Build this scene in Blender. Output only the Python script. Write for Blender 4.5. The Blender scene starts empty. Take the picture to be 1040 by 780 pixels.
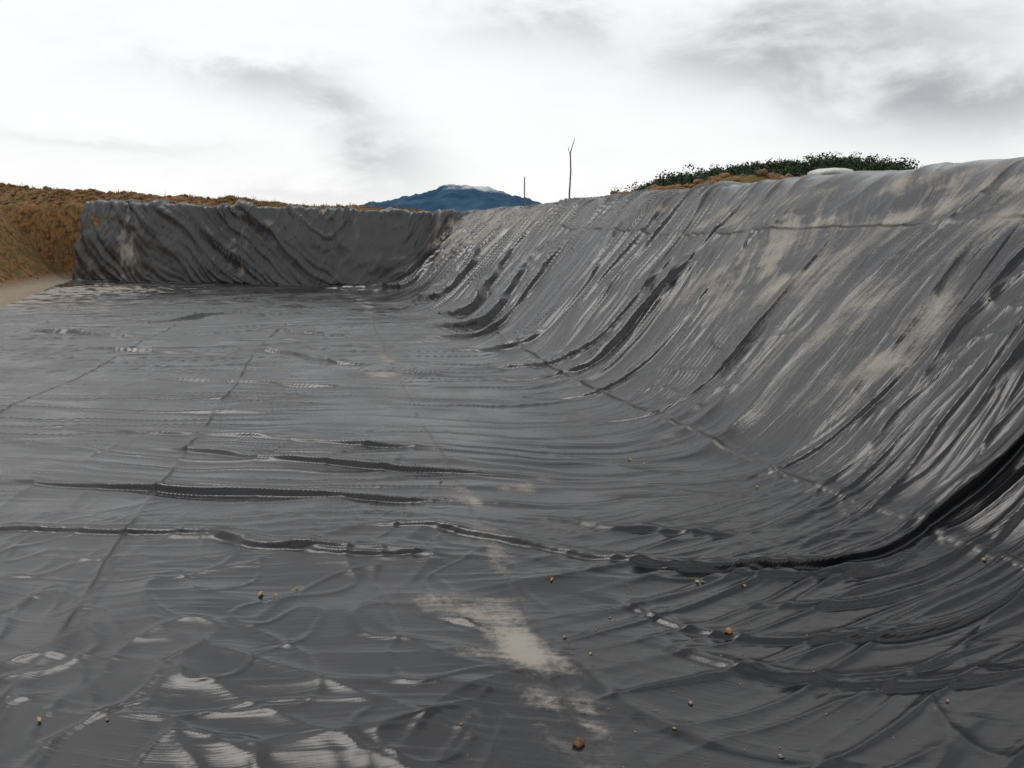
import bpy, math, random
import numpy as np
random.seed(7); rng=np.random.default_rng(7)
R=math.radians
sc=bpy.context.scene
sc.view_settings.view_transform='Standard'; sc.view_settings.look='None'; sc.view_settings.exposure=0
COL=bpy.context.collection

# ---------------------------------------------------------------- noise
def _perm(seed):
    r=np.random.default_rng(seed); p=r.permutation(256).astype(np.int32); a=r.uniform(0,2*np.pi,256); return np.concatenate([p,p,p]), np.cos(a).astype(np.float32), np.sin(a).astype(np.float32)
def perlin(x,y,seed=0):
    p,gx,gy=_perm(seed)
    x=np.asarray(x,dtype=np.float64); y=np.asarray(y,dtype=np.float64)
    fx=np.floor(x); fy=np.floor(y)
    xf=(x-fx).astype(np.float32); yf=(y-fy).astype(np.float32)
    xi=fx.astype(np.int32)&255; yi=fy.astype(np.int32)&255
    def g(ix,iy,dx,dy):
        h=p[p[ix&255]+(iy&255)]
        return gx[h]*dx+gy[h]*dy
    a=g(xi,yi,xf,yf); b=g(xi+1,yi,xf-1,yf); c=g(xi,yi+1,xf,yf-1); d=g(xi+1,yi+1,xf-1,yf-1)
    u=xf*xf*xf*(xf*(xf*6-15)+10); v=yf*yf*yf*(yf*(yf*6-15)+10)
    return ((a*(1-u)+b*u)*(1-v)+(c*(1-u)+d*u)*v)*1.5
def fbm(x,y,seed=0,o=4):
    s=0;a=1
    for i in range(o):
        s=s+a*perlin(x*2**i,y*2**i,seed+i); a*=.5
    return s
def ridged(x,y,seed=0,k=1.6,p=2.5):
    return np.clip(1-np.abs(perlin(x,y,seed))*k,0,1)**p
def ss(a,b,x):
    t=np.clip((x-a)/(b-a),0,1); return t*t*(3-2*t)

# ---------------------------------------------------------------- base shapes (x=u across, y=v along the pit)
def slopeP(u):
    L=1.8;m=.82;x=np.clip((u-2.2)/L,0,1)
    z=m*L*(x**3-x**4/2)+m*np.clip(u-4.0,0,None)
    k=.10; return -k*np.log(np.exp(-z/k)+np.exp(-2.32/k))
def farline(u): return 23.2+.688*(3.74-np.minimum(u,3.74))
def wallH(u): return 2.22+.036*(5.9-u)
def wallP(u,v):
    d=v-farline(u)
    H=wallH(u); x=np.clip(d/.78,0,None)
    z=H*(x-.10*(1-np.exp(-x/.10)))*1.12
    k=.06; zz=-k*np.log(np.exp(-np.minimum(z,6)/k)+np.exp(-H/k))
    return np.where(d<=0,0,zz)
def baseZ(u,v):
    a=slopeP(u); b=wallP(u,v)
    k=.16; return k*np.log(np.exp(a/k)+np.exp(b/k))-k*math.log(2)*np.exp(-(a+b)/.3)

# ---------------------------------------------------------------- liner grid
q=[-10.0]
while q[-1]<1.2: q.append(q[-1]+.12)
q[-1]=1.2
while q[-1]<20: q.append(q[-1]+max(.006,.0026*q[-1]))
q[-1]=20.0
while q[-1]<21.7: q.append(q[-1]+.022)
q=np.array(q)
a1=np.arange(-7,-2.5,.035); a2=np.arange(-2.5,7.2,.0135)
uc=np.concatenate([a1,a2])
Q,U0=np.meshgrid(q,uc,indexing='ij')
uL=-6.0-.95*ss(14,20,Q)
U=np.where(U0<-2.5, -2.5+(U0+2.5)/(-4.5)*(uL+2.5), U0)
s=ss(7,20,Q); fl=farline(U)
V=np.where(Q<20, Q*(1+s*(fl/20-1)), fl+(Q-20))
Zb=baseZ(U,V)
NR,NC=U.shape
Pb=np.stack([U,V,Zb],-1)
dU=np.gradient(Pb,axis=1); dV=np.gradient(Pb,axis=0)
N=np.cross(dU,dV); N/=np.linalg.norm(N,axis=-1,keepdims=True)+1e-9

onwall=ss(-.15,.25,V-fl)
ws=ss(2.4,3.7,U)*(1-onwall)
wf=(1-ss(2.3,3.6,U))*(1-onwall)
warp=perlin(U*.5,V*.5,11)*.35+perlin(U*1.3,V*1.3,12)*.10+perlin(U*3,V*3,13)*.03
kl=np.clip(.085*(V-2.5),-.05,.62)
sm=.5*(np.sqrt((U-2.9)**2+.25)+(U-2.9))
sn=sm-(U-2.9)
lean=.42*sn*(1-.9*ss(9,15,V))+kl*sm
W=V-lean+warp*.6
S=U+Zb*.8
Dp=np.zeros_like(U)
SX=np.zeros_like(U); SY=np.zeros_like(U)
m1=.35+.65*ss(-.35,.45,perlin(U*.35,V*.45,21)); m2=.12+.88*ss(-.3,.5,perlin(U*.6,V*.7,22)); m3=.1+.9*ss(-.25,.5,perlin(U*.9,V*.9,23))
farb=1+.7*ss(7,15,V); nb_=.42+.50*ss(4.5,8,V)
Dp+=ws*farb*( .055*(ridged(W*.85,S*.12,1,1.5,2)-.3)*m1 + .048*ridged(W*2.1,S*.15,2,2.0,3)*m1 + nb_*(.028*ridged(W*4.7,S*.18,3,2.2,3)*m2 + .011*ridged(W*10,S*.26,4,2.1,2.5)*m3 +.0022*ridged(W*21,S*.45,14,1.8,2)*m2))
Dp+=ws*.035*perlin(U*.7,V*.7,5)
Dp+=ws*.010*ridged(U*2.0+V*.6,V*1.8-U*.9,15,4.0,2.5)*m3
br=ss(.6,2.2,U)*(1-ss(3.2,4.6,V))
fz=.40+.60*ss(3.5,6,V)
Dp+=wf*( .034*perlin(U*.35,W*.55,6) + fz*(.026*ridged(W*1.3,U*.20,7,3.0,3.5)*m2 + .018*ridged(W*3.2,U*.28,8,3.2,3)*m1
   + .009*ridged(W*7.5,U*.45,9,3.0,2.5)*m2*m3 + .0022*ridged(W*18,U*1.0,10,1.9,2.5)*m3) + .008*ridged(U*1.3+V*.4+warp,V*1.2-U*.4,16,5,2.5)*m3 + .008*perlin(U*1.6+warp,W*2.6,17))
W2=V+.28*np.sin(U*.9+1.0)+warp*.4
Dp+=br*( .024*ridged(W2*2.9,U*.40,31,2.2,3)+.015*ridged(W2*6.4,U*.5,32,2.2,3)+.006*ridged(W2*13,U*.8,33,2.0,2.5)*m3)
bl=(1-ss(.2,1.6,U))*(1-ss(3.6,6,V))
ca,sa=math.cos(.6),math.sin(.6); Ur=U*ca-V*sa+warp*1.2; Vr=U*sa+V*ca-warp*.9
Dp+=bl*(.014*ridged(Ur*.8,Vr*.45,134,2.6,3)+.009*ridged(Vr*1.7,Ur*.6,135,3.0,3)+.015*fbm(Ur*.9,Vr*.9,136,3)+.007*ridged(Ur*2.0,Vr*1.8,137,6,2.5)+.006*ridged(Ur*3.4+4,Vr*2.2,138,6,2.5))
Hh=Zb
side=ss(1.5,4.0,U)
Ww=U+(1.25-2.5*side)*Hh*.75+.28*np.sin(Hh*1.3+U)+warp*1.1
Dp+=onwall*(1-ss(5.0,6.5,U))*( .17*(ridged(Ww*.62,Hh*.22+U*.1,41,1.8,2)-.3) + .12*ridged(Ww*1.6,Hh*.30,42,2.4,3) + .070*ridged(Ww*3.6,Hh*.4,43,2.4,3)+.026*ridged(Ww*8,Hh*.7,44,1.9,2.5)+.05*ridged(U*2.5-Hh*1.5,Hh*1.2+U*.5,46,3,3)+.05*perlin(U*1.4,Hh*1.6,49))*(.6+.4*ss(-.4,.3,perlin(U*.5,Hh*.6,45)))
SX+=onwall*.5*Zb/2.6*(1-ss(-6.9,-4.0,U))
topz=onwall*ss(1.6,2.2,Zb)*(.05*perlin(U*.9,U*0,47)+.04*perlin(U*3,U*0+2,48))+(1-onwall)*ss(5.3,6,U)*(.035*perlin(V*.8,V*0,50)+.02*perlin(V*2.7,V*0+4,53))

# ---------------------------------------------------------------- individual folds and seams
def dense(pts,n=22):
    P=np.array(pts,float)
    P2=np.vstack([2*P[0]-P[1],P,2*P[-1]-P[-2]]); out=[]
    for i in range(1,len(P2)-2):
        for t in np.linspace(0,1,n,endpoint=False):
            p0,p1,p2,p3=P2[i-1:i+3]
            out.append(.5*((2*p1)+(-p0+p2)*t+(2*p0-5*p1+4*p2-p3)*t*t+(-p0+3*p1-3*p2+p3)*t**3))
    out.append(P[-1]); return np.array(out)
wob=perlin(U*1.1,V*1.1,51)*.7+perlin(U*2.6,V*2.6,52)*.35
def polydist(pts,rad,n=22):
    P=dense(pts,n)
    T_=np.gradient(P,axis=0)
    ker=np.ones(9)/9
    T_=np.stack([np.convolve(np.pad(T_[:,j],4,mode='edge'),ker,'valid') for j in (0,1)],1)
    T_/=np.linalg.norm(T_,axis=1)[:,None]
    m=(U>P[:,0].min()-rad)&(U<P[:,0].max()+rad)&(V>P[:,1].min()-rad)&(V<P[:,1].max()+rad)
    idx=np.nonzero(m); x=U[idx];y=V[idx]
    best=np.full(x.shape,9.);sg=np.zeros(x.shape);tt=np.zeros(x.shape)
    n=len(P)-1
    for i in range(n):
        ax,ay=P[i];bx,by=P[i+1];dx,dy=bx-ax,by-ay;L2=dx*dx+dy*dy+1e-12
        t=np.clip(((x-ax)*dx+(y-ay)*dy)/L2,0,1)
        ex=x-ax-t*dx;ey=y-ay-t*dy;d=ex*ex+ey*ey
        b=d<best
        best[b]=d[b];sg[b]=(dx*ey-dy*ex)[b];tt[b]=((i+t)/n)[b]
    k=np.linspace(0,1,len(P))
    return idx,np.sqrt(best),np.sign(sg),tt,-np.interp(tt,k,T_[:,1]),np.interp(tt,k,T_[:,0])
def fold(pts,h,w,over=.40,taper=.38,k=0,grow=0):
    rad=w*8+.1
    idx,d,sg,t,nx,ny=polydist(pts,rad,12)
    d=d*sg+wob[idx]*w*1.6
    jit=perlin(t*4+pts[0][0]*3,t*0+3.3+k,61)
    hh=h*ss(0,taper,t)*ss(0,taper,1-t)*np.clip(.8+.7*jit,.25,1.3)
    wl=w*(.85+.35*perlin(t*4,t*0+7.7+k,62))
    if grow: g=.30+.70*ss(.25,.75,t); hh=hh*g; wl=wl*(.5+.5*g)
    # steep side may only be as narrow as the sheet can bend (coarser where the fold runs diagonally)
    mn=.008+.014*np.abs(nx)
    wn=np.maximum(.50*wl,mn); mn2=mn*.9
    crest=np.where(d<0,np.exp(-(d/wn)**2),np.exp(-(d/(2.4*wl+mn))**2))
    Dp[idx]+=hh*(crest-.20*np.exp(-((d+2.3*wn)/(1.2*wn))**2))
    off=w*(2.0+2.2*perlin(t*2+k,t*0+1.7,63)); e=d-off
    nw=np.maximum(.35*w,mn2)
    Dp[idx]+=hh*.38*np.where(e<0,np.exp(-(e/nw)**2),np.exp(-(e/(1.2*w+mn2))**2))*ss(-.2,.2,perlin(t*4,t*0+9.1+k,64))
    e=d+off*1.3
    Dp[idx]+=hh*.30*np.where(e<0,np.exp(-(e/nw)**2),np.exp(-(e/(1.2*w+mn2))**2))*ss(-.1,.3,perlin(t*4,t*0+4.1+k,65))
    sh=over*hh*crest*np.clip((w-.010)/.02,.0,1)*(1-.8*np.abs(nx))
    SX[idx]-=nx*sh; SY[idx]-=ny*sh
FOLDS=[
([(-4.6,6.9),(-3.4,6.3),(-2.6,6.1),(-1.92,5.88),(-1.51,5.68),(-.92,5.42),(-.41,5.21),(.21,4.89),(.81,4.64),(1.38,4.34),(1.9,4.1)],.034,.026),
([(-4.2,6.0),(-3.2,5.5),(-2.4,5.2),(-1.63,4.9),(-1.19,4.73),(-.75,4.58),(-.45,4.49),(-.15,4.2),(.41,3.95),(.94,3.66),(1.4,3.5)],.030,.021),
([(-2.6,7.9),(-1.94,7.51),(-1.32,7.14),(-.34,6.67),(.29,6.2),(.96,5.91),(1.6,5.7)],.038,.030),
([(-1.6,6.8),(-.77,6.34),(-.24,5.98),(.59,5.44),(1.37,5.02),(1.8,4.78),(2.3,4.6)],.038,.028),
([(-.4,4.55),(.4,4.3),(.77,4.14),(1.15,3.79),(1.58,3.45),(2.01,3.19),(2.47,3.03),(2.74,2.99),(3.05,3.01),(3.32,3.04),(3.55,3.02),(3.79,3.02),(4.3,3.1),(4.8,3.25),(5.4,3.4)],.078,.038,.5,.22,0,1),
([(1.8,3.15),(2.0,3.08),(2.3,2.98),(2.55,2.90),(2.8,2.86),(3.0,2.9),(3.4,2.97)],.024,.018),
([(-1.0,12.0),(-.23,11.53),(.3,10.9),(.76,10.09),(1.4,9.8)],.050,.05),
([(-.6,4.5),(-.26,4.33),(.16,4.01),(.51,3.86),(.9,3.8)],.02,.018),
([(-4.5,15.3),(-3.64,14.73),(-2.58,13.89),(-1.7,13.4)],.06,.07),
([(-3,15.6),(-1.94,16.23),(-.9,17.27),(.12,18.31)],.06,.08),
([(-2.2,10.0),(-1.2,9.6),(-.4,9.2),(.3,8.7),(1.0,8.5)],.036,.036),([(-3.4,13.1),(-2.6,12.5),(-1.7,11.9),(-1,11.5),(0,11.1)],.045,.055),([(-.6,14.2),(.2,13.6),(1.0,12.9),(1.7,12.3)],.05,.06),
([(1.6,3.85),(1.94,3.71),(2.28,3.54),(2.6,3.5)],.018,.015),([(1.2,4.2),(1.56,3.98),(1.83,3.75),(2.2,3.7)],.02,.017),
([(1.5,8.9),(2.2,8.7),(2.6,8.3),(2.95,8.11),(3.33,7.94),(3.74,8.07),(4.2,8.26),(4.75,8.34),(5.32,8.44),(5.9,8.6)],.075,.055),
([(2.0,9.3),(2.5,9.2),(2.84,8.98),(3.08,8.65),(3.57,8.48),(4.09,8.57),(4.73,8.8),(5.4,9.0)],.055,.045),
([(1.6,14.5),(2.2,13.9),(2.79,13.13),(3.15,12.45),(3.54,12.61),(4.11,13.32),(4.73,14.04),(5.41,14.55),(5.8,14.8)],.13,.10),
([(1.7,12.9),(2.4,12.3),(3.0,11.7),(3.5,11.8),(4.2,12.4),(5.0,13.0),(5.7,13.4)],.08,.07),
([(1.8,16.8),(2.4,16.0),(2.95,15.26),(3.35,13.94),(4.02,14.65),(4.69,15.52),(5.43,16.14),(5.8,16.4)],.13,.11),
([(2.0,19),(2.6,18.2),(3.14,17.41),(3.53,16.51),(4.11,17.08),(4.75,18.02),(5.46,18.52),(5.8,18.7)],.15,.13),
([(.8,24.5),(1.8,23.6),(2.8,22.3),(3.4,20.75),(4.18,21.5),(5.54,22.4)],.2,.18),
([(1.8,11.3),(2.4,10.8),(2.9,10.2),(3.4,10.0),(4.1,10.3),(4.9,10.9),(5.6,11.3)],.06,.055),
([(1.1,3.3),(1.41,3.07),(1.62,2.71),(1.96,2.49),(2.46,2.38),(3.1,2.38),(3.7,2.45),(4.2,2.5)],.022,.018),
([(1.3,2.8),(1.47,2.6),(1.73,2.3),(2.12,2.11),(2.65,1.98),(3.2,1.98),(3.6,2.0)],.019,.017),
([(.9,2.95),(1.0,2.74),(1.14,2.28),(1.36,1.98),(1.69,1.81),(2.2,1.7)],.011,.014),
([(.5,3.2),(.62,3.11),(.76,2.97),(.99,2.7)],.009,.012),
([(1.8,2.9),(2.1,2.75),(2.5,2.66),(3.0,2.66),(3.6,2.72),(4.2,2.8)],.018,.014),
([(1.6,2.35),(1.9,2.22),(2.4,2.16),(3.0,2.2)],.015,.013),
([(2.2,6.7),(2.7,6.2),(3.3,5.9),(3.9,5.95),(4.5,6.1),(5.1,6.3),(5.7,6.5)],.028,.03),
([(2.6,4.5),(3.1,4.2),(3.6,4.1),(4.2,4.15),(4.9,4.35),(5.6,4.5)],.024,.025),
([(2.0,7.9),(2.5,7.4),(3.0,7.0),(3.6,7.0),(4.3,7.25),(5.1,7.5),(5.7,7.7)],.034,.035),
]
for i,f in enumerate(FOLDS):
    f=list(f)
    if len(f)<=5: fold(*f,k=i)
    else: fold(f[0],f[1],f[2],f[3],f[4],k=i,grow=f[6])
seam=np.zeros_like(U)
SEAMS=[
([(-1.1,1.0),(-1.08,2.0),(-1.06,2.94),(-.98,3.44),(-.93,4.58),(-.80,6.02),(-.56,8.82),(-.35,11.75),(.08,14.78)],.9),
([(-2.8,6.5),(-2.54,8.89),(-2.29,10.63),(-2.06,13.36),(-1.7,17.51)],.9),
([(3.24,1.0),(3.22,2.49),(3.20,2.63),(3.19,3.1),(3.13,3.55),(3.11,4.3),(3.10,5.26),(3.07,6.37),(3.06,8.5),(3.2,11.98)],1.3),
([(5.3,1.0),(5.29,4.46),(5.2,6.35),(5.13,9.04),(5.25,14.67)],1.0),
([(.80,.8),(.89,2.05),(.97,2.91),(1.07,4.38),(1.29,8.86),(1.9,18.28)],.3),
]
for pts,k in SEAMS:
    idx,d,sg,t,_,_=polydist(pts,.25,10)
    dd=d*sg+wob[idx]*.03
    brk=.25+.75*ss(-.3,.2,perlin(V[idx]*2.3,U[idx]*2,71))
    wd=.013+.0006*V[idx]
    Dp[idx]+=k*(.005*np.exp(-(dd/wd)**2)*brk+.003*ss(-.07,-.035,dd)*(1-ss(-.005,.025,dd)))
    crk=ridged(V[idx]*5+dd*4,dd*5,72,1.6,2)*np.exp(-(dd/.07)**2)
    Dp[idx]+=k*.004*crk
    np.maximum.at(seam,idx,k*np.exp(-(dd/(.009+.0007*V[idx]))**2)*brk)

# ---------------------------------------------------------------- dust
dust=np.zeros_like(U)
def blob(u0,v0,ru,rv,a):
    xx=(U-u0)/ru;yy=(V-v0)/rv
    np.add(dust,a*np.exp(-(xx*xx+yy*yy)),out=dust)
for b in [(.74,2.92,.17,.34,.9),(.88,2.5,.13,.42,.85),(.62,3.25,.2,.3,.5),(.95,2.15,.09,.4,.65),(.99,3.5,.07,.5,.5),(1.08,4.29,.10,.6,.6),(1.42,4.71,.4,.2,.55),(1.68,4.64,.25,.12,.35),
 (1.23,8.88,.3,1.2,.75),(1.35,11,.2,1.8,.45),(1.9,18.28,.25,3.5,.75),(1.59,3.89,.22,.2,.5),(2.42,3.56,.3,.15,.45),(1.0,3.6,.15,.6,.4),
 (4.7,6.7,.6,.8,.65),(4.55,7.4,.5,.8,.5),(4.23,4.85,.7,.7,.6),(4.0,4.3,.5,.4,.4),(5.31,8.22,.3,1.0,.6),(5.6,4.9,.35,.9,.8),(5.75,6.0,.25,1.6,.75),(5.6,10,.4,2,.45),(5.3,5.9,.10,2.2,.5),(4.8,5.6,.6,1.2,.35),
 (5.4,18,.7,5,.95),(5.2,21.5,1.0,2.2,.8),(4.3,19,.8,3,.35),(-.14,3.59,.05,.035,1.3),(-.0,3.63,.05,.03,1.0),
 (-6.2,22,1.1,6,1.3),(-5.3,25.5,1.4,2.6,1.1),(-3.5,25,1.8,1.8,.6),(-1.5,20,1.8,.7,.5),(-4,20,1.2,3,.6),(-1.5,6.5,.25,1.5,.35),(0,10,.5,2,.4),(-2.5,9,.6,2,.35),(2.93,5.18,.2,.4,.45),(2.6,6.6,.2,.6,.4),(1.1,6,.15,1.2,.45)]:
    blob(*b)
wz=np.clip(Zb/2.4,0,1)
for u0,a,w in [(-4.9,.80,.45),(-1.2,.65,.38),(2.3,.4,.3),(-6.6,.4,.5),(4.9,.5,.6)]:
    dust+=onwall*a*np.exp(-((U-u0-.25*(wz-.5)*perlin(wz*3,U*0+u0,81))/(w*(1.2-.6*wz)))**2)
n1=np.clip(.5+.42*fbm(U*1.7,(V+Zb)*1.7,91,5),0,1)
n3=np.clip(.5+.40*fbm(S*.7,W*8,95,4),0,1)
n4=np.clip(.5+.42*fbm(U*4.5+V*1.5,V*2.2-U*.7,97,5),0,1)
mod=np.clip(.55+.7*(n1-.5)+1.8*(n3-.5)*(.35+.65*ws)+1.7*(n4-.5)*(1-.4*ws),0,1.6)
film=np.clip(.24+.9*(np.clip(.5+.4*fbm(U*.45,V*.45,101,3),0,1)-.4)+.5*(n3-.5)+.45*(n4-.5),0,1)
film=film*(.20+.80*ss(3.0,10,V))*(1-.75*ws)+.18*ss(4.8,5.9,U)+.60*onwall
film+=.14*np.exp(-((V-15)/8)**2)*(1-.6*ws)
film=np.clip(film*(.4+1.2*n1),0,1)
dust=np.clip(dust*mod,0,1.4)
Pf=Pb+N*Dp[...,None]
Pf[...,0]+=SX; Pf[...,1]+=SY; Pf[...,2]+=topz

def grid_mesh(name,P,attrs={},vec={}):
    nr,nc=P.shape[:2]
    i=np.arange(nr*nc).reshape(nr,nc)
    F=np.stack([i[:-1,:-1],i[:-1,1:],i[1:,1:],i[1:,:-1]],-1).reshape(-1,4)
    me=bpy.data.meshes.new(name)
    me.vertices.add(nr*nc); me.vertices.foreach_set('co',P.reshape(-1).astype(np.float32))
    me.loops.add(F.size); me.loops.foreach_set('vertex_index',F.reshape(-1).astype(np.int32))
    me.polygons.add(len(F)); me.polygons.foreach_set('loop_start',np.arange(0,F.size,4,dtype=np.int32))
    me.polygons.foreach_set('loop_total',np.full(len(F),4,dtype=np.int32))
    me.polygons.foreach_set('use_smooth',np.ones(len(F),dtype=bool))
    me.update(calc_edges=True)
    for k,a in attrs.items():
        at=me.attributes.new(k,'FLOAT','POINT'); at.data.foreach_set('value',a.reshape(-1).astype(np.float32))
    for k,a in vec.items():
        at=me.attributes.new(k,'FLOAT_VECTOR','POINT'); at.data.foreach_set('vector',a.reshape(-1).astype(np.float32))
    ob=bpy.data.objects.new(name,me); COL.objects.link(ob); return ob
flowc=np.stack([np.where(onwall>.5,Hh,S),np.where(onwall>.5,Ww,W),np.zeros_like(U)],-1)
tone=np.stack([dust,film,np.clip(seam,0,1)],-1); nzv=np.stack([n1,n3,np.clip(ws+onwall,0,1)],-1)
liner=grid_mesh('pond_liner',Pf,{},dict(flow=flowc,tone=tone,grain=nzv))

def surf(u,v):
    r=int(np.argmin(np.abs(V[:,NC//2]-v)))
    c=int(np.argmin(np.abs(U[r]-u))); r=int(np.argmin(np.abs(V[:,c]-v)))
    return Pf[r,c]

# ---------------------------------------------------------------- materials
def newmat(name):
    m=bpy.data.materials.new(name); m.use_nodes=True; nt=m.node_tree
    return m,nt,nt.nodes['Principled BSDF']
def nd(nt,t,**k):
    return nt.nodes.new(t)
def math_(nt,op,a,b=None,c=None,clamp=False):
    n=nt.nodes.new('ShaderNodeMath'); n.operation=op; n.use_clamp=clamp
    for i,x in enumerate((a,b,c)):
        if x is None: continue
        if isinstance(x,(int,float)): n.inputs[i].default_value=x
        else: nt.links.new(x,n.inputs[i])
    return n.outputs[0]
def noise(nt,vec,scale,detail=4,rough=.5,dist=0):
    n=nd(nt,'ShaderNodeTexNoise'); n.inputs['Scale'].default_value=scale; n.inputs['Detail'].default_value=detail
    n.inputs['Roughness'].default_value=rough; n.inputs['Distortion'].default_value=dist
    if vec is not None: nt.links.new(vec,n.inputs['Vector'])
    return n.outputs['Fac']
def mapr(nt,x,a,b,c=0,d=1,smooth=True):
    n=nd(nt,'ShaderNodeMapRange'); n.interpolation_type='SMOOTHSTEP' if smooth else 'LINEAR'
    nt.links.new(x,n.inputs[0])
    for i,vv in zip((1,2,3,4),(a,b,c,d)): n.inputs[i].default_value=vv
    return n.outputs[0]
def mix(nt,f,a,b):
    n=nd(nt,'ShaderNodeMix'); n.data_type='RGBA'
    if isinstance(f,(int,float)): n.inputs[0].default_value=f
    else: nt.links.new(f,n.inputs[0])
    for sck,x in ((n.inputs[6],a),(n.inputs[7],b)):
        if isinstance(x,tuple): sck.default_value=(*x,1) if len(x)==3 else x
        else: nt.links.new(x,sck)
    return n.outputs[2]
def scalev(nt,vec,s):
    n=nd(nt,'ShaderNodeVectorMath'); n.operation='MULTIPLY'; nt.links.new(vec,n.inputs[0]); n.inputs[1].default_value=s
    return n.outputs[0]
def sepx(nt,v):
    n=nd(nt,'ShaderNodeSeparateXYZ'); nt.links.new(v,n.inputs[0]); return n.outputs

m,nt,bs=newmat('black_hdpe_liner')
geo=nd(nt,'ShaderNodeNewGeometry').outputs['Position']
def attr(n_):
    a=nd(nt,'ShaderNodeAttribute'); a.attribute_name=n_; return a.outputs['Vector']
to=sepx(nt,attr('tone')); gr=sepx(nt,attr('grain')); fl_=attr('flow')
du,fi,se=to[0],to[1],to[2]; N1,N3=gr[0],gr[1]
n2=noise(nt,geo,38,3,.7)
bw=noise(nt,scalev(nt,fl_,(.7,14,1)),2.4,3,.6,.4)
f=math_(nt,'MULTIPLY',fi,math_(nt,'MULTIPLY_ADD',n2,.8,.3),clamp=True)
col=mix(nt,f,(.006,.0065,.0078),(.078,.079,.080))
d1=math_(nt,'ADD',math_(nt,'MULTIPLY',N1,.35),math_(nt,'MULTIPLY',n2,.70)); d1=math_(nt,'ADD',d1,math_(nt,'MULTIPLY',bw,.75))
thr=math_(nt,'SUBTRACT',math_(nt,'ADD',d1,math_(nt,'MULTIPLY',du,.62)),1.17)
dm=mapr(nt,thr,-.14,.48)
dm=math_(nt,'MULTIPLY',dm,mapr(nt,du,.02,.6))
dcol=mix(nt,N1,(.29,.255,.21),(.47,.43,.37))
col=mix(nt,math_(nt,'MULTIPLY',dm,.82),col,dcol)
col=mix(nt,math_(nt,'MULTIPLY',se,.7,clamp=True),col,(.005,.005,.005))
nt.links.new(col,bs.inputs['Base Color'])
r=math_(nt,'MULTIPLY_ADD',f,.35,.14); r=math_(nt,'ADD',r,math_(nt,'MULTIPLY',N1,.15)); r=math_(nt,'ADD',r,math_(nt,'MULTIPLY',dm,.5)); r=math_(nt,'ADD',r,math_(nt,'MULTIPLY',se,.5),clamp=True)
nt.links.new(r,bs.inputs['Roughness']); bs.inputs['IOR'].default_value=1.56
rid=math_(nt,'ABSOLUTE',math_(nt,'SUBTRACT',bw,.5)); rid=math_(nt,'POWER',math_(nt,'SUBTRACT',1,math_(nt,'MULTIPLY',rid,4),clamp=True),2)
rid=math_(nt,'MULTIPLY',rid,math_(nt,'MULTIPLY_ADD',gr[2],.0007,.0005))
hgt=math_(nt,'ADD',rid,math_(nt,'MULTIPLY',n2,.0005))
b=nd(nt,'ShaderNodeBump'); b.inputs['Strength'].default_value=.8; b.inputs['Distance'].default_value=1.0
nt.links.new(hgt,b.inputs['Height']); nt.links.new(b.outputs[0],bs.inputs['Normal'])
liner.data.materials.append(m)

# ---------------------------------------------------------------- ground (one sheet to the horizon)
def axis(lo,hi,step,far_):
    c=list(np.arange(lo,hi,step)); s_=step; x=c[-1]
    while x<far_: s_*=1.16; x+=s_; c.append(x)
    s_=step; x=c[0]; l=[]
    while x>-far_: s_*=1.16; x-=s_; l.append(x)
    return np.array(l[::-1]+c)
gu=axis(-13,16,.12,9000); gv=axis(-2,36,.12,9000)
GV,GU=np.meshgrid(gv,gu,indexing='ij')
def hillZ(u,v):
    r=np.sqrt(u*u+v*v); az=np.degrees(np.arctan2(u,v))
    return (np.interp(az,[20,23,25,28,31,34,37,39.5,41.5,43.5,47,60,90],[0,3.2,6.0,8.1,9.2,9.8,10.2,10.5,9.8,8.4,6.5,4,0]))*np.exp(-((r-118)/26)**2)
def groundZ(u,v):
    fl=farline(np.clip(u,-12,4))
    rough=fbm(u*.55,v*.55,201,3)*.16+fbm(u*2.3,v*2.3,205,3)*.09
    crest=2.25+.074*(5.0-np.clip(u,-12,9))
    dfar=v-fl
    zfar=(wallH(np.clip(u,-8,8))-.05)+(crest-wallH(np.clip(u,-8,8))+.08)*ss(1.3,2.8,dfar)
    ub=-8.9+1.6*ss(18,26,v)
    zl=2.85*ss(0,1,(ub-u)/3.2)**.8
    zr=2.16+.46*ss(7.2,8.8,u)*ss(10,12.5,v)*(1-ss(17,24,v))*(.45+.75*ss(-.3,.3,perlin(u*.25,v*.45,210)))
    z=baseZ(np.clip(u,-30,8),np.clip(v,-50,60))-.30
    outr=ss(6.3,6.9,u); z=z*(1-outr)+(zr)*outr
    outf=ss(.95,1.25,dfar); z=z*(1-outf)+zfar*outf
    left=np.clip((-6.2-u)/.9,0,1)*(1-outf)
    z=z*(1-left)+np.maximum(zl,-.02)*left
    back=ss(-9,-12,v); z=z*(1-back)+2.4*back
    bank=ss(0,1,(ub-u)/2)
    outside=np.clip(outr+outf+bank+back,0,1)
    z=z+rough*outside*(.30+.45*np.clip(outf*(1-.6*ss(0,3,u))+ss(7.2,8.8,u)*ss(9,12,v)+bank,0,1))
    z=z+rough*.12*left
    r=np.sqrt(u*u+v*v)
    fall=ss(45,90,r); z=z*(1-fall)+(-1)*fall
    return z+hillZ(u,v)
GZ=groundZ(GU,GV)
ground=grid_mesh('ground_terrain',np.stack([GU,GV,GZ],-1))
m,nt,bs=newmat('bare_soil')
geo=nd(nt,'ShaderNodeNewGeometry').outputs['Position']
a=noise(nt,geo,.7,4,.6); b_=noise(nt,geo,5,5,.7)
sp=sepx(nt,geo)
col=mix(nt,mapr(nt,b_,.33,.62),(.095,.050,.022),(.33,.185,.080))
col=mix(nt,mapr(nt,a,.50,.66),col,(.16,.12,.045))
low=mapr(nt,math_(nt,'ADD',sp[2],math_(nt,'MULTIPLY',b_,.3)),.45,.15)
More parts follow.
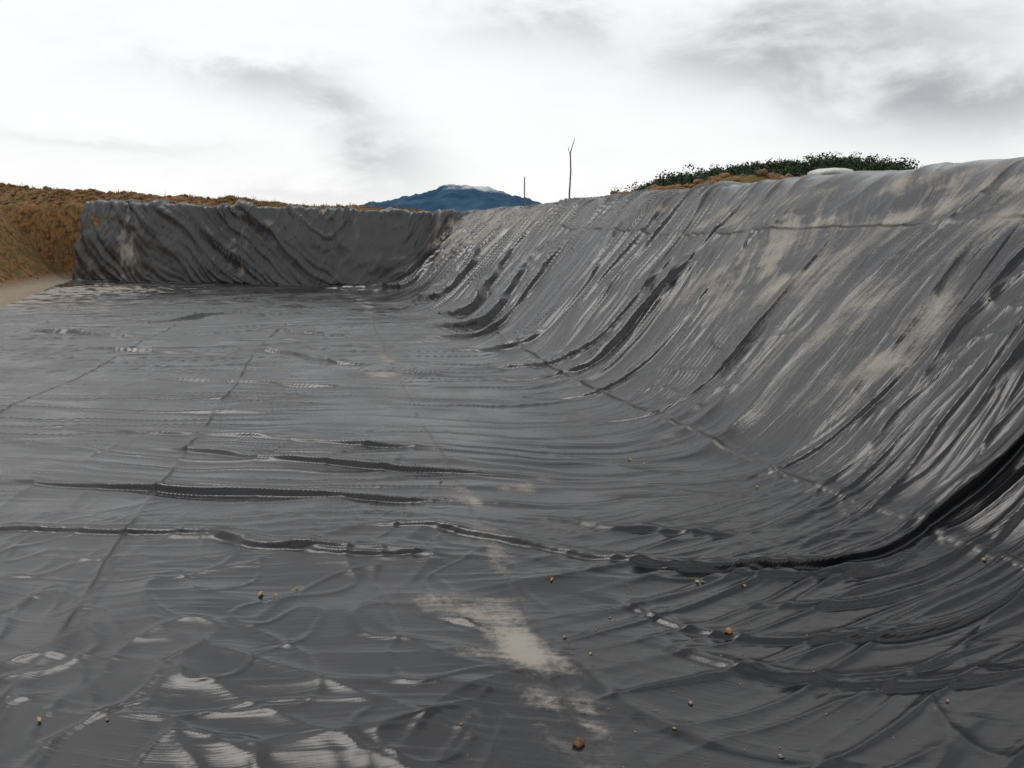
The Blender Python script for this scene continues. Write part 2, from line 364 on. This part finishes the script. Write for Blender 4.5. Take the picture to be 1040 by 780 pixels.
col=mix(nt,low,col,mix(nt,b_,(.32,.26,.18),(.44,.38,.29)))
farm=nd(nt,'ShaderNodeVectorMath'); farm.operation='LENGTH'; nt.links.new(geo,farm.inputs[0])
col=mix(nt,mapr(nt,farm.outputs['Value'],50,75),col,(.030,.050,.018))
nt.links.new(col,bs.inputs['Base Color']); bs.inputs['Roughness'].default_value=.95; bs.inputs['Specular IOR Level'].default_value=.2
b=nd(nt,'ShaderNodeBump'); b.inputs['Strength'].default_value=1; b.inputs['Distance'].default_value=.12; nt.links.new(b_,b.inputs['Height']); nt.links.new(b.outputs[0],bs.inputs['Normal'])
ground.data.materials.append(m)

# ---------------------------------------------------------------- helpers for scattered pieces
def gz(u,v): return float(groundZ(np.array([u]),np.array([v]))[0])
def ico_verts():
    import bmesh
    bm=bmesh.new(); bmesh.ops.create_icosphere(bm,subdivisions=2,radius=1)
    vs=np.array([v.co[:] for v in bm.verts]); fs=[[v.index for v in f.verts] for f in bm.faces]; bm.free(); return vs,np.array(fs)
IV,IF=ico_verts()
def clod(seed,rx,ry,rz,rough=.35):
    r=np.random.default_rng(seed); o=r.uniform(0,50,2)
    d=1+rough*perlin(IV[:,0]*1.3+o[0],IV[:,1]*1.3+IV[:,2]*1.1+o[1],seed%200)+.2*rough*perlin(IV[:,0]*4+o[1],IV[:,2]*4+o[0],3)
    v=IV*d[:,None]*np.array([rx,ry,rz]); a=r.uniform(0,6.28); c,s_=math.cos(a),math.sin(a)
    return np.stack([v[:,0]*c-v[:,1]*s_,v[:,0]*s_+v[:,1]*c,v[:,2]],-1)
def mesh_from(name,V_,F_,mat,smooth=True):
    me=bpy.data.meshes.new(name); me.from_pydata([tuple(x) for x in V_],[],[tuple(int(i) for i in f) for f in F_])
    me.materials.append(mat)
    if smooth:
        me.polygons.foreach_set('use_smooth',np.ones(len(me.polygons),dtype=bool))
    ob=bpy.data.objects.new(name,me); COL.objects.link(ob); return ob
def simple(name,c1,c2,scale=20,rough=.9,bump=.01):
    m,nt,bs=newmat(name); tc=nd(nt,'ShaderNodeNewGeometry').outputs['Position']
    n=noise(nt,tc,scale,3,.65); nt.links.new(mix(nt,mapr(nt,n,.3,.7),c1,c2),bs.inputs['Base Color']); bs.inputs['Roughness'].default_value=rough
    b=nd(nt,'ShaderNodeBump'); b.inputs['Distance'].default_value=bump; nt.links.new(n,b.inputs['Height']); nt.links.new(b.outputs[0],bs.inputs['Normal'])
    return m
mclod=simple('orange_clay',(.20,.09,.035),(.50,.27,.12),60,.95,.003)
mtan=simple('dry_tan_clay',(.16,.12,.08),(.42,.34,.24),60,.95,.003)
mberm=simple('turned_soil',(.080,.046,.022),(.30,.165,.072),6,.95,.03)
def stones(name,lst,mat):
    VV=[];FF=[];n=0
    for i,(u,v,r) in enumerate(lst):
        p=surf(u,v); c=clod(i*7+len(lst),r,r*.8,r*.6,.5)+p+np.array([0,0,r*.38])
        VV.append(c);FF.append(IF+n);n+=len(c)
    return mesh_from(name,np.vstack(VV),np.vstack(FF),mat)
stones('clay_clod',[(1.75,2.61,.018)],mclod)
stones('clay_clod',[(.87,2.13,.022)],simple('brown_clay',(.08,.045,.025),(.22,.13,.07),60,.95,.003))
big=[(1.89,3.05,.009),(1.08,2.79,.008),(1.36,2.24,.010),(3.15,2.64,.012),(1.22,2.11,.007),(1.13,2.64,.008),(1.49,1.89,.009),(.53,2.34,.006),(2.26,1.97,.008),(-.66,2.73,.007),(4.6,4.05,.010),(1.33,2.9,.006)]
for i in range(90):
    big.append((rng.normal(1.5,.5),rng.uniform(1.8,3.4),rng.uniform(.0015,.004)))
for i in range(40):
    big.append((rng.uniform(3.6,5.8),rng.uniform(3.2,8),rng.uniform(.002,.006)))
stones('scattered_soil_crumbs',big,mtan)
VV=[];FF=[];n=0
for (u,v,l) in [(-.16,3.6,.05),(-.10,3.57,.03),(.0,3.62,.035),(1.86,3.06,.04),(2.44,5.03,.04),(2.5,4.9,.03),(2.05,2.95,.03),(1.2,3.3,.03),(2.9,4.1,.03),(1.0,5.0,.04),(-.9,2.8,.03)]:
    p=surf(u,v)+np.array([0,0,.008]); a=rng.uniform(0,6.28); d=np.array([math.cos(a),math.sin(a),.15]); e=np.array([-math.sin(a),math.cos(a),.1])
    pts=[p-d*l/2,p-d*l*.2+e*l*.2,p+d*l*.2+e*l*.18+np.array([0,0,.006]),p+d*l/2,p+d*l*.15-e*l*.2,p-d*l*.2-e*l*.17+np.array([0,0,.004])]
    VV+=pts;FF.append([n+i for i in range(6)]);n+=6
mesh_from('dry_leaf_litter',VV,FF,simple('dry_leaf',(.35,.2,.06),(.55,.38,.16),40,.8,.002),False)
VV=[];FF=[];n=0
def addclod(u,v,r,zoff=.2,sq=.7):
    global n
    c=clod(n%9973,r*rng.uniform(.8,1.3),r,r*sq,.6)+np.array([u,v,gz(u,v)+r*zoff]); VV.append(c);FF.append(IF+n);n+=len(c)
for i in range(1000):
    u=rng.uniform(-12,6.0); v=float(farline(np.array(u)))+rng.uniform(1.6,3.6); addclod(u,v,rng.uniform(.02,.13)*rng.uniform(.5,1)*(1 if u<1 else .6))
for i in range(420):
    u=rng.uniform(7.2,9.8); v=rng.uniform(9.5,24); addclod(u,v,rng.uniform(.02,.12))
for i in range(30):
    u=rng.uniform(6.7,7.2); v=rng.uniform(12,25); addclod(u,v,rng.uniform(.03,.08))
for i in range(200):
    v=rng.uniform(17,30); u=-7.6-rng.uniform(0,4); addclod(u,v,rng.uniform(.02,.06))
mesh_from('soil_clod_heap',np.vstack(VV),np.vstack(FF),mberm)
VV=[];FF=[];n=0
def tuft(u,v,h,k):
    global n
    z0=gz(u,v)-.02
    for j in range(k):
        a=rng.uniform(0,6.28); l=h*rng.uniform(.5,1.1); w=.006+.006*rng.random(); o=np.array([u+rng.normal(0,.05),v+rng.normal(0,.05),z0])
        b_=rng.uniform(.1,.6)*l; dx=math.cos(a);dy=math.sin(a)
        p1=o+np.array([dx*b_*.35,dy*b_*.35,l*.6]); p2=o+np.array([dx*b_,dy*b_,l])
        e=np.array([-dy,dx,0])*w
        VV.extend([o-e,o+e,p1+e*.7,p1-e*.7,p2]); FF.append([n,n+1,n+2,n+3]); FF.append([n+3,n+2,n+4]); n+=5
for i in range(1500):
    u=rng.uniform(-12,6); v=float(farline(np.array(u)))+rng.uniform(1.7,3.8)
    if perlin(np.array([u*.8]),np.array([v*.8]),301)[0]>-.15: tuft(u,v,rng.uniform(.05,.15),9)
for i in range(26):
    u=rng.uniform(-11,5); v=float(farline(np.array(u)))+rng.uniform(2,3.5); tuft(u,v,rng.uniform(.18,.36),5)
for i in range(1200):
    v=rng.uniform(17,31); u=-7.8-rng.uniform(0,4); tuft(u,v,rng.uniform(.04,.14),8)
for i in range(160):
    u=rng.uniform(7.6,9.6); v=rng.uniform(10,26); tuft(u,v,rng.uniform(.06,.2),7)
mesh_from('dry_grass',VV,FF,simple('dry_grass_blades',(.14,.105,.03),(.32,.21,.07),3,.8,.001),False)

# ---------------------------------------------------------------- trees on the distant hill (one mass)
quads=[];TR=[]
for i in range(950):
    az=R(rng.uniform(23,58)); r_=rng.uniform(100,126); u=r_*math.sin(az); v=r_*math.cos(az)
    z0=gz(u,v); h=rng.uniform(1.7,2.9)*(1.25 if rng.random()<.10 else 1)*(.6 if math.degrees(az)<26 else 1)
    TR.append((u,v,z0,h))
    for j in range(5):
        c=np.array([u,v,z0+h*.55])+rng.normal(0,1,3)*np.array([.42,.42,.14])*h
        k=36; r=h*rng.uniform(.24,.38)
        d=rng.normal(size=(k,3)); d/=np.linalg.norm(d,axis=1)[:,None]
        pos=c+d*r*rng.uniform(.45,1.05,(k,1))*np.array([1,1,.8])
        t=np.cross(d+rng.normal(0,.5,(k,3)),[0,0,1]); t/=np.linalg.norm(t,axis=1)[:,None]+1e-6
        e=np.cross(t,d+rng.normal(0,.4,(k,3))); e/=np.linalg.norm(e,axis=1)[:,None]+1e-6
        s1=rng.uniform(.08,.2,(k,1)); s2=rng.uniform(.08,.2,(k,1))
        quads.append(np.stack([pos-t*s1,pos-e*s2,pos+t*s1,pos+e*s2],1))
QV=np.concatenate(quads).reshape(-1,3); QF=np.arange(len(QV)).reshape(-1,4)
forest=mesh_from('distant_tree_mass',QV,QF,simple('dark_foliage',(.012,.028,.011),(.042,.074,.026),.9,.8,.001),False)
TVv=[];TFf=[];k=0
for (u,v,z0,h) in TR:
    for zz,rr in ((0,.12),(h*.7,.05)):
        for a_ in range(5): TVv.append((u+rr*math.cos(a_*1.2566),v+rr*math.sin(a_*1.2566),z0-.1+zz))
    for a_ in range(5): TFf.append((k+a_,k+(a_+1)%5,k+5+(a_+1)%5,k+5+a_))
    k+=10
tr_=mesh_from('trunks',TVv,TFf,simple('bark',(.05,.035,.025),(.12,.09,.06),3,.9,.01)); tr_.parent=forest

# ---------------------------------------------------------------- mountain
na,nr_=220,70
A=np.radians(np.linspace(-3,26,na))
prof_az=np.array([-3,1,3,5,6.7,8,9.5,10.8,11.8,12.5,13.5,14.6,15.6,17,18.5,21,26]); prof_h=np.array([10,60,92,126,154,174,190,214,236,244,234,240,226,200,168,110,30])
T=np.linspace(-1,1,nr_)
TT,AA=np.meshgrid(T,A,indexing='ij'); PP=np.interp(np.degrees(AA),prof_az,prof_h)
RR=4000+TT*900
X=RR*np.sin(AA);Y=RR*np.cos(AA)
nz=fbm(X*.004,Y*.004,401,5)
Zm=PP*(1-np.abs(TT)**1.3)+nz*22*(1-np.abs(TT))**.5*ss(0,60,PP)*(.5+np.abs(TT))-14
Zm+=12*perlin(np.degrees(AA)*1.3,TT*1.5,410)*(1-np.abs(TT))+6*perlin(np.degrees(AA)*4,TT*3,411)*(1-np.abs(TT))
mount=grid_mesh('mountain',np.stack([X,Y,Zm],-1))
m,nt,bs=newmat('hazy_mountain')
geo=nd(nt,'ShaderNodeNewGeometry').outputs['Position']; sp=sepx(nt,geo)
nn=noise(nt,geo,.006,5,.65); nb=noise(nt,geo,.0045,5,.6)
col=mix(nt,mapr(nt,nn,.35,.65),(.032,.070,.120),(.064,.122,.190))  # distance haze is put into the blue base colour
hm=math_(nt,'ADD',sp[2],math_(nt,'MULTIPLY',nb,230))
col=mix(nt,mapr(nt,hm,300,370),col,(.80,.82,.85))  # summit cloud mist painted into the colour, by height and noise
nt.links.new(col,bs.inputs['Base Color']); bs.inputs['Roughness'].default_value=1; bs.inputs['Specular IOR Level'].default_value=0
mount.data.materials.append(m)

# ---------------------------------------------------------------- posts
def tube(name,pts,radii,mat,parent=None,ns=8):
    V_=[];F_=[];P_=[np.array(p,float) for p in pts]
    for i,(p,r_) in enumerate(zip(P_,radii)):
        for a_ in range(ns): V_.append(p+np.array([math.cos(a_*2*math.pi/ns)*r_,math.sin(a_*2*math.pi/ns)*r_,0]))
    for i in range(len(P_)-1):
        for a_ in range(ns): F_.append((i*ns+a_,i*ns+(a_+1)%ns,(i+1)*ns+(a_+1)%ns,(i+1)*ns+a_))
    F_.append(tuple(range(ns))[::-1]); F_.append(tuple((len(P_)-1)*ns+i for i in range(ns)))
    o=mesh_from(name,V_,F_,mat)
    if parent: o.parent=parent
    return o
mw=simple('weathered_wood',(.10,.08,.065),(.24,.20,.17),12,.85,.003)
u0,v0=7.66,19.95; zb=gz(u0,v0)-.3
pole=tube('wooden_pole',[(u0-.02,v0,zb),(u0-.02,v0,zb+.8),(u0+.01,v0,zb+1.4),(u0-.01,v0,3.75),(u0+.05,v0,3.95),(u0+.11,v0,4.13)],[.026,.025,.022,.018,.012,.007],mw)
tube('twig',[(u0-.01,v0,3.7),(u0-.06,v0,3.83),(u0-.07,v0,3.92)],[.010,.008,.005],mw,pole,6)
u1,v1=7.66,24.0; zb=gz(u1,v1)-.3
tube('wooden_stake',[(u1,v1,zb),(u1+.01,v1,zb+.7),(u1,v1,3.2),(u1+.005,v1,3.40)],[.022,.022,.02,.018],mw)
g_=36;h_=14
SV=[];SF=[]
for i in range(g_+1):
    t=i/g_; x=(t-.5)*.56; rr=.075*(1-abs(2*t-1)**3)*(1+.06*math.sin(t*13))+.012
    for j in range(h_):
        a_=j*2*math.pi/h_; w_=1+.10*math.sin(3*a_+t*9)
        SV.append((x*.35+math.cos(a_)*rr*w_*1.1, -x+math.cos(a_)*rr*.2, math.sin(a_)*rr*w_*.6))
for i in range(g_):
    for j in range(h_): SF.append((i*h_+j,i*h_+(j+1)%h_,(i+1)*h_+(j+1)%h_,(i+1)*h_+j))
SF.append(tuple(range(h_))); SF.append(tuple(g_*h_+j for j in range(h_))[::-1])
sack=mesh_from('white_sandbag',SV,SF,simple('woven_white_plastic',(.60,.60,.57),(.80,.80,.78),25,.7,.004))
sack.location=(6.35,7.95,2.385)

# ---------------------------------------------------------------- sky and light
w=bpy.data.worlds.new("World"); sc.world=w; w.use_nodes=True; nt=w.node_tree; nt.nodes.clear()
try: w.cycles.sampling_method='NONE'
except Exception as e: print(e)
out=nd(nt,'ShaderNodeOutputWorld'); sky=nd(nt,'ShaderNodeTexSky'); sky.sky_type='NISHITA'; sky.sun_disc=False
SE,SA=R(58),R(-25)
sky.sun_elevation=SE; sky.sun_rotation=SA
bg1=nd(nt,'ShaderNodeBackground'); bg1.inputs[1].default_value=.1; nt.links.new(sky.outputs[0],bg1.inputs[0])
dv=nd(nt,'ShaderNodeTexCoord').outputs['Generated']
sp=sepx(nt,dv)
c3=noise(nt,scalev(nt,dv,(1,1,2.2)),6,6,.58,.3)
c1=noise(nt,scalev(nt,dv,(1,1,1.6)),2.2,3,.5)
az0=math_(nt,'MULTIPLY',math_(nt,'ARCTAN2',sp[0],sp[1]),57.2958)
el0=math_(nt,'MULTIPLY',math_(nt,'ARCSINE',sp[2]),57.2958)
az=math_(nt,'ADD',az0,math_(nt,'MULTIPLY_ADD',c3,14,-7)); el=math_(nt,'ADD',el0,math_(nt,'MULTIPLY_ADD',c3,-9,4.5))
tot=None
for (a0,e0,ra,re,am) in [(0,9.7,5,1.2,.45),(5,7.6,4,1.5,.50),(8,4.6,4,1.5,.45),(4,2.6,8,1.2,.25),(22,14.2,10,2.2,.45),(33,11.5,9,2.4,.50),(42,9,8,2.4,.55),(49,6.8,9,2.2,.50),(49,13.5,12,2.6,.36),
    (-9,5.4,7,.9,.22)]:
    dx=math_(nt,'MULTIPLY_ADD',az,1/ra,-a0/ra); dy=math_(nt,'MULTIPLY_ADD',el,1/re,-e0/re)
    g=math_(nt,'EXPONENT',math_(nt,'MULTIPLY',math_(nt,'MULTIPLY_ADD',dx,dx,math_(nt,'MULTIPLY',dy,dy)),-1))
    g=math_(nt,'MULTIPLY',g,am); tot=g if tot is None else math_(nt,'ADD',tot,g)
tot=math_(nt,'MULTIPLY',tot,mapr(nt,c3,.30,.66,.35,1.45))
gen=math_(nt,'MULTIPLY',mapr(nt,c1,.40,.58,0,1.0),mapr(nt,el0,14,28))
tot=math_(nt,'ADD',math_(nt,'ADD',tot,gen),mapr(nt,c3,.45,.75,0,.08),clamp=True)
cc=mix(nt,tot,(1.0,1.0,1.0),(.44,.45,.47))
bg2=nd(nt,'ShaderNodeBackground'); nt.links.new(cc,bg2.inputs[0]); bg2.inputs[1].default_value=1.02
mx=nd(nt,'ShaderNodeMixShader'); mx.inputs[0].default_value=.95; nt.links.new(bg1.outputs[0],mx.inputs[1]); nt.links.new(bg2.outputs[0],mx.inputs[2]); nt.links.new(mx.outputs[0],out.inputs[0])
sl=bpy.data.lights.new('sun','SUN'); sl.energy=.75; sl.angle=R(25); sl.color=(1,.97,.93)
so=bpy.data.objects.new('sun',sl); COL.objects.link(so)
from mathutils import Vector
sd=Vector((math.sin(SA)*math.cos(SE),math.cos(SA)*math.cos(SE),math.sin(SE)))
so.rotation_euler=(-sd).to_track_quat('-Z','Y').to_euler()

cam=bpy.data.cameras.new("camera");co=bpy.data.objects.new("camera",cam);COL.objects.link(co)
co.location=(0,0,1.7); co.rotation_euler=(R(90-11.24),0,R(-16.8)); cam.sensor_width=36; cam.lens=27; cam.clip_start=.05; cam.clip_end=30000
sc.camera=co
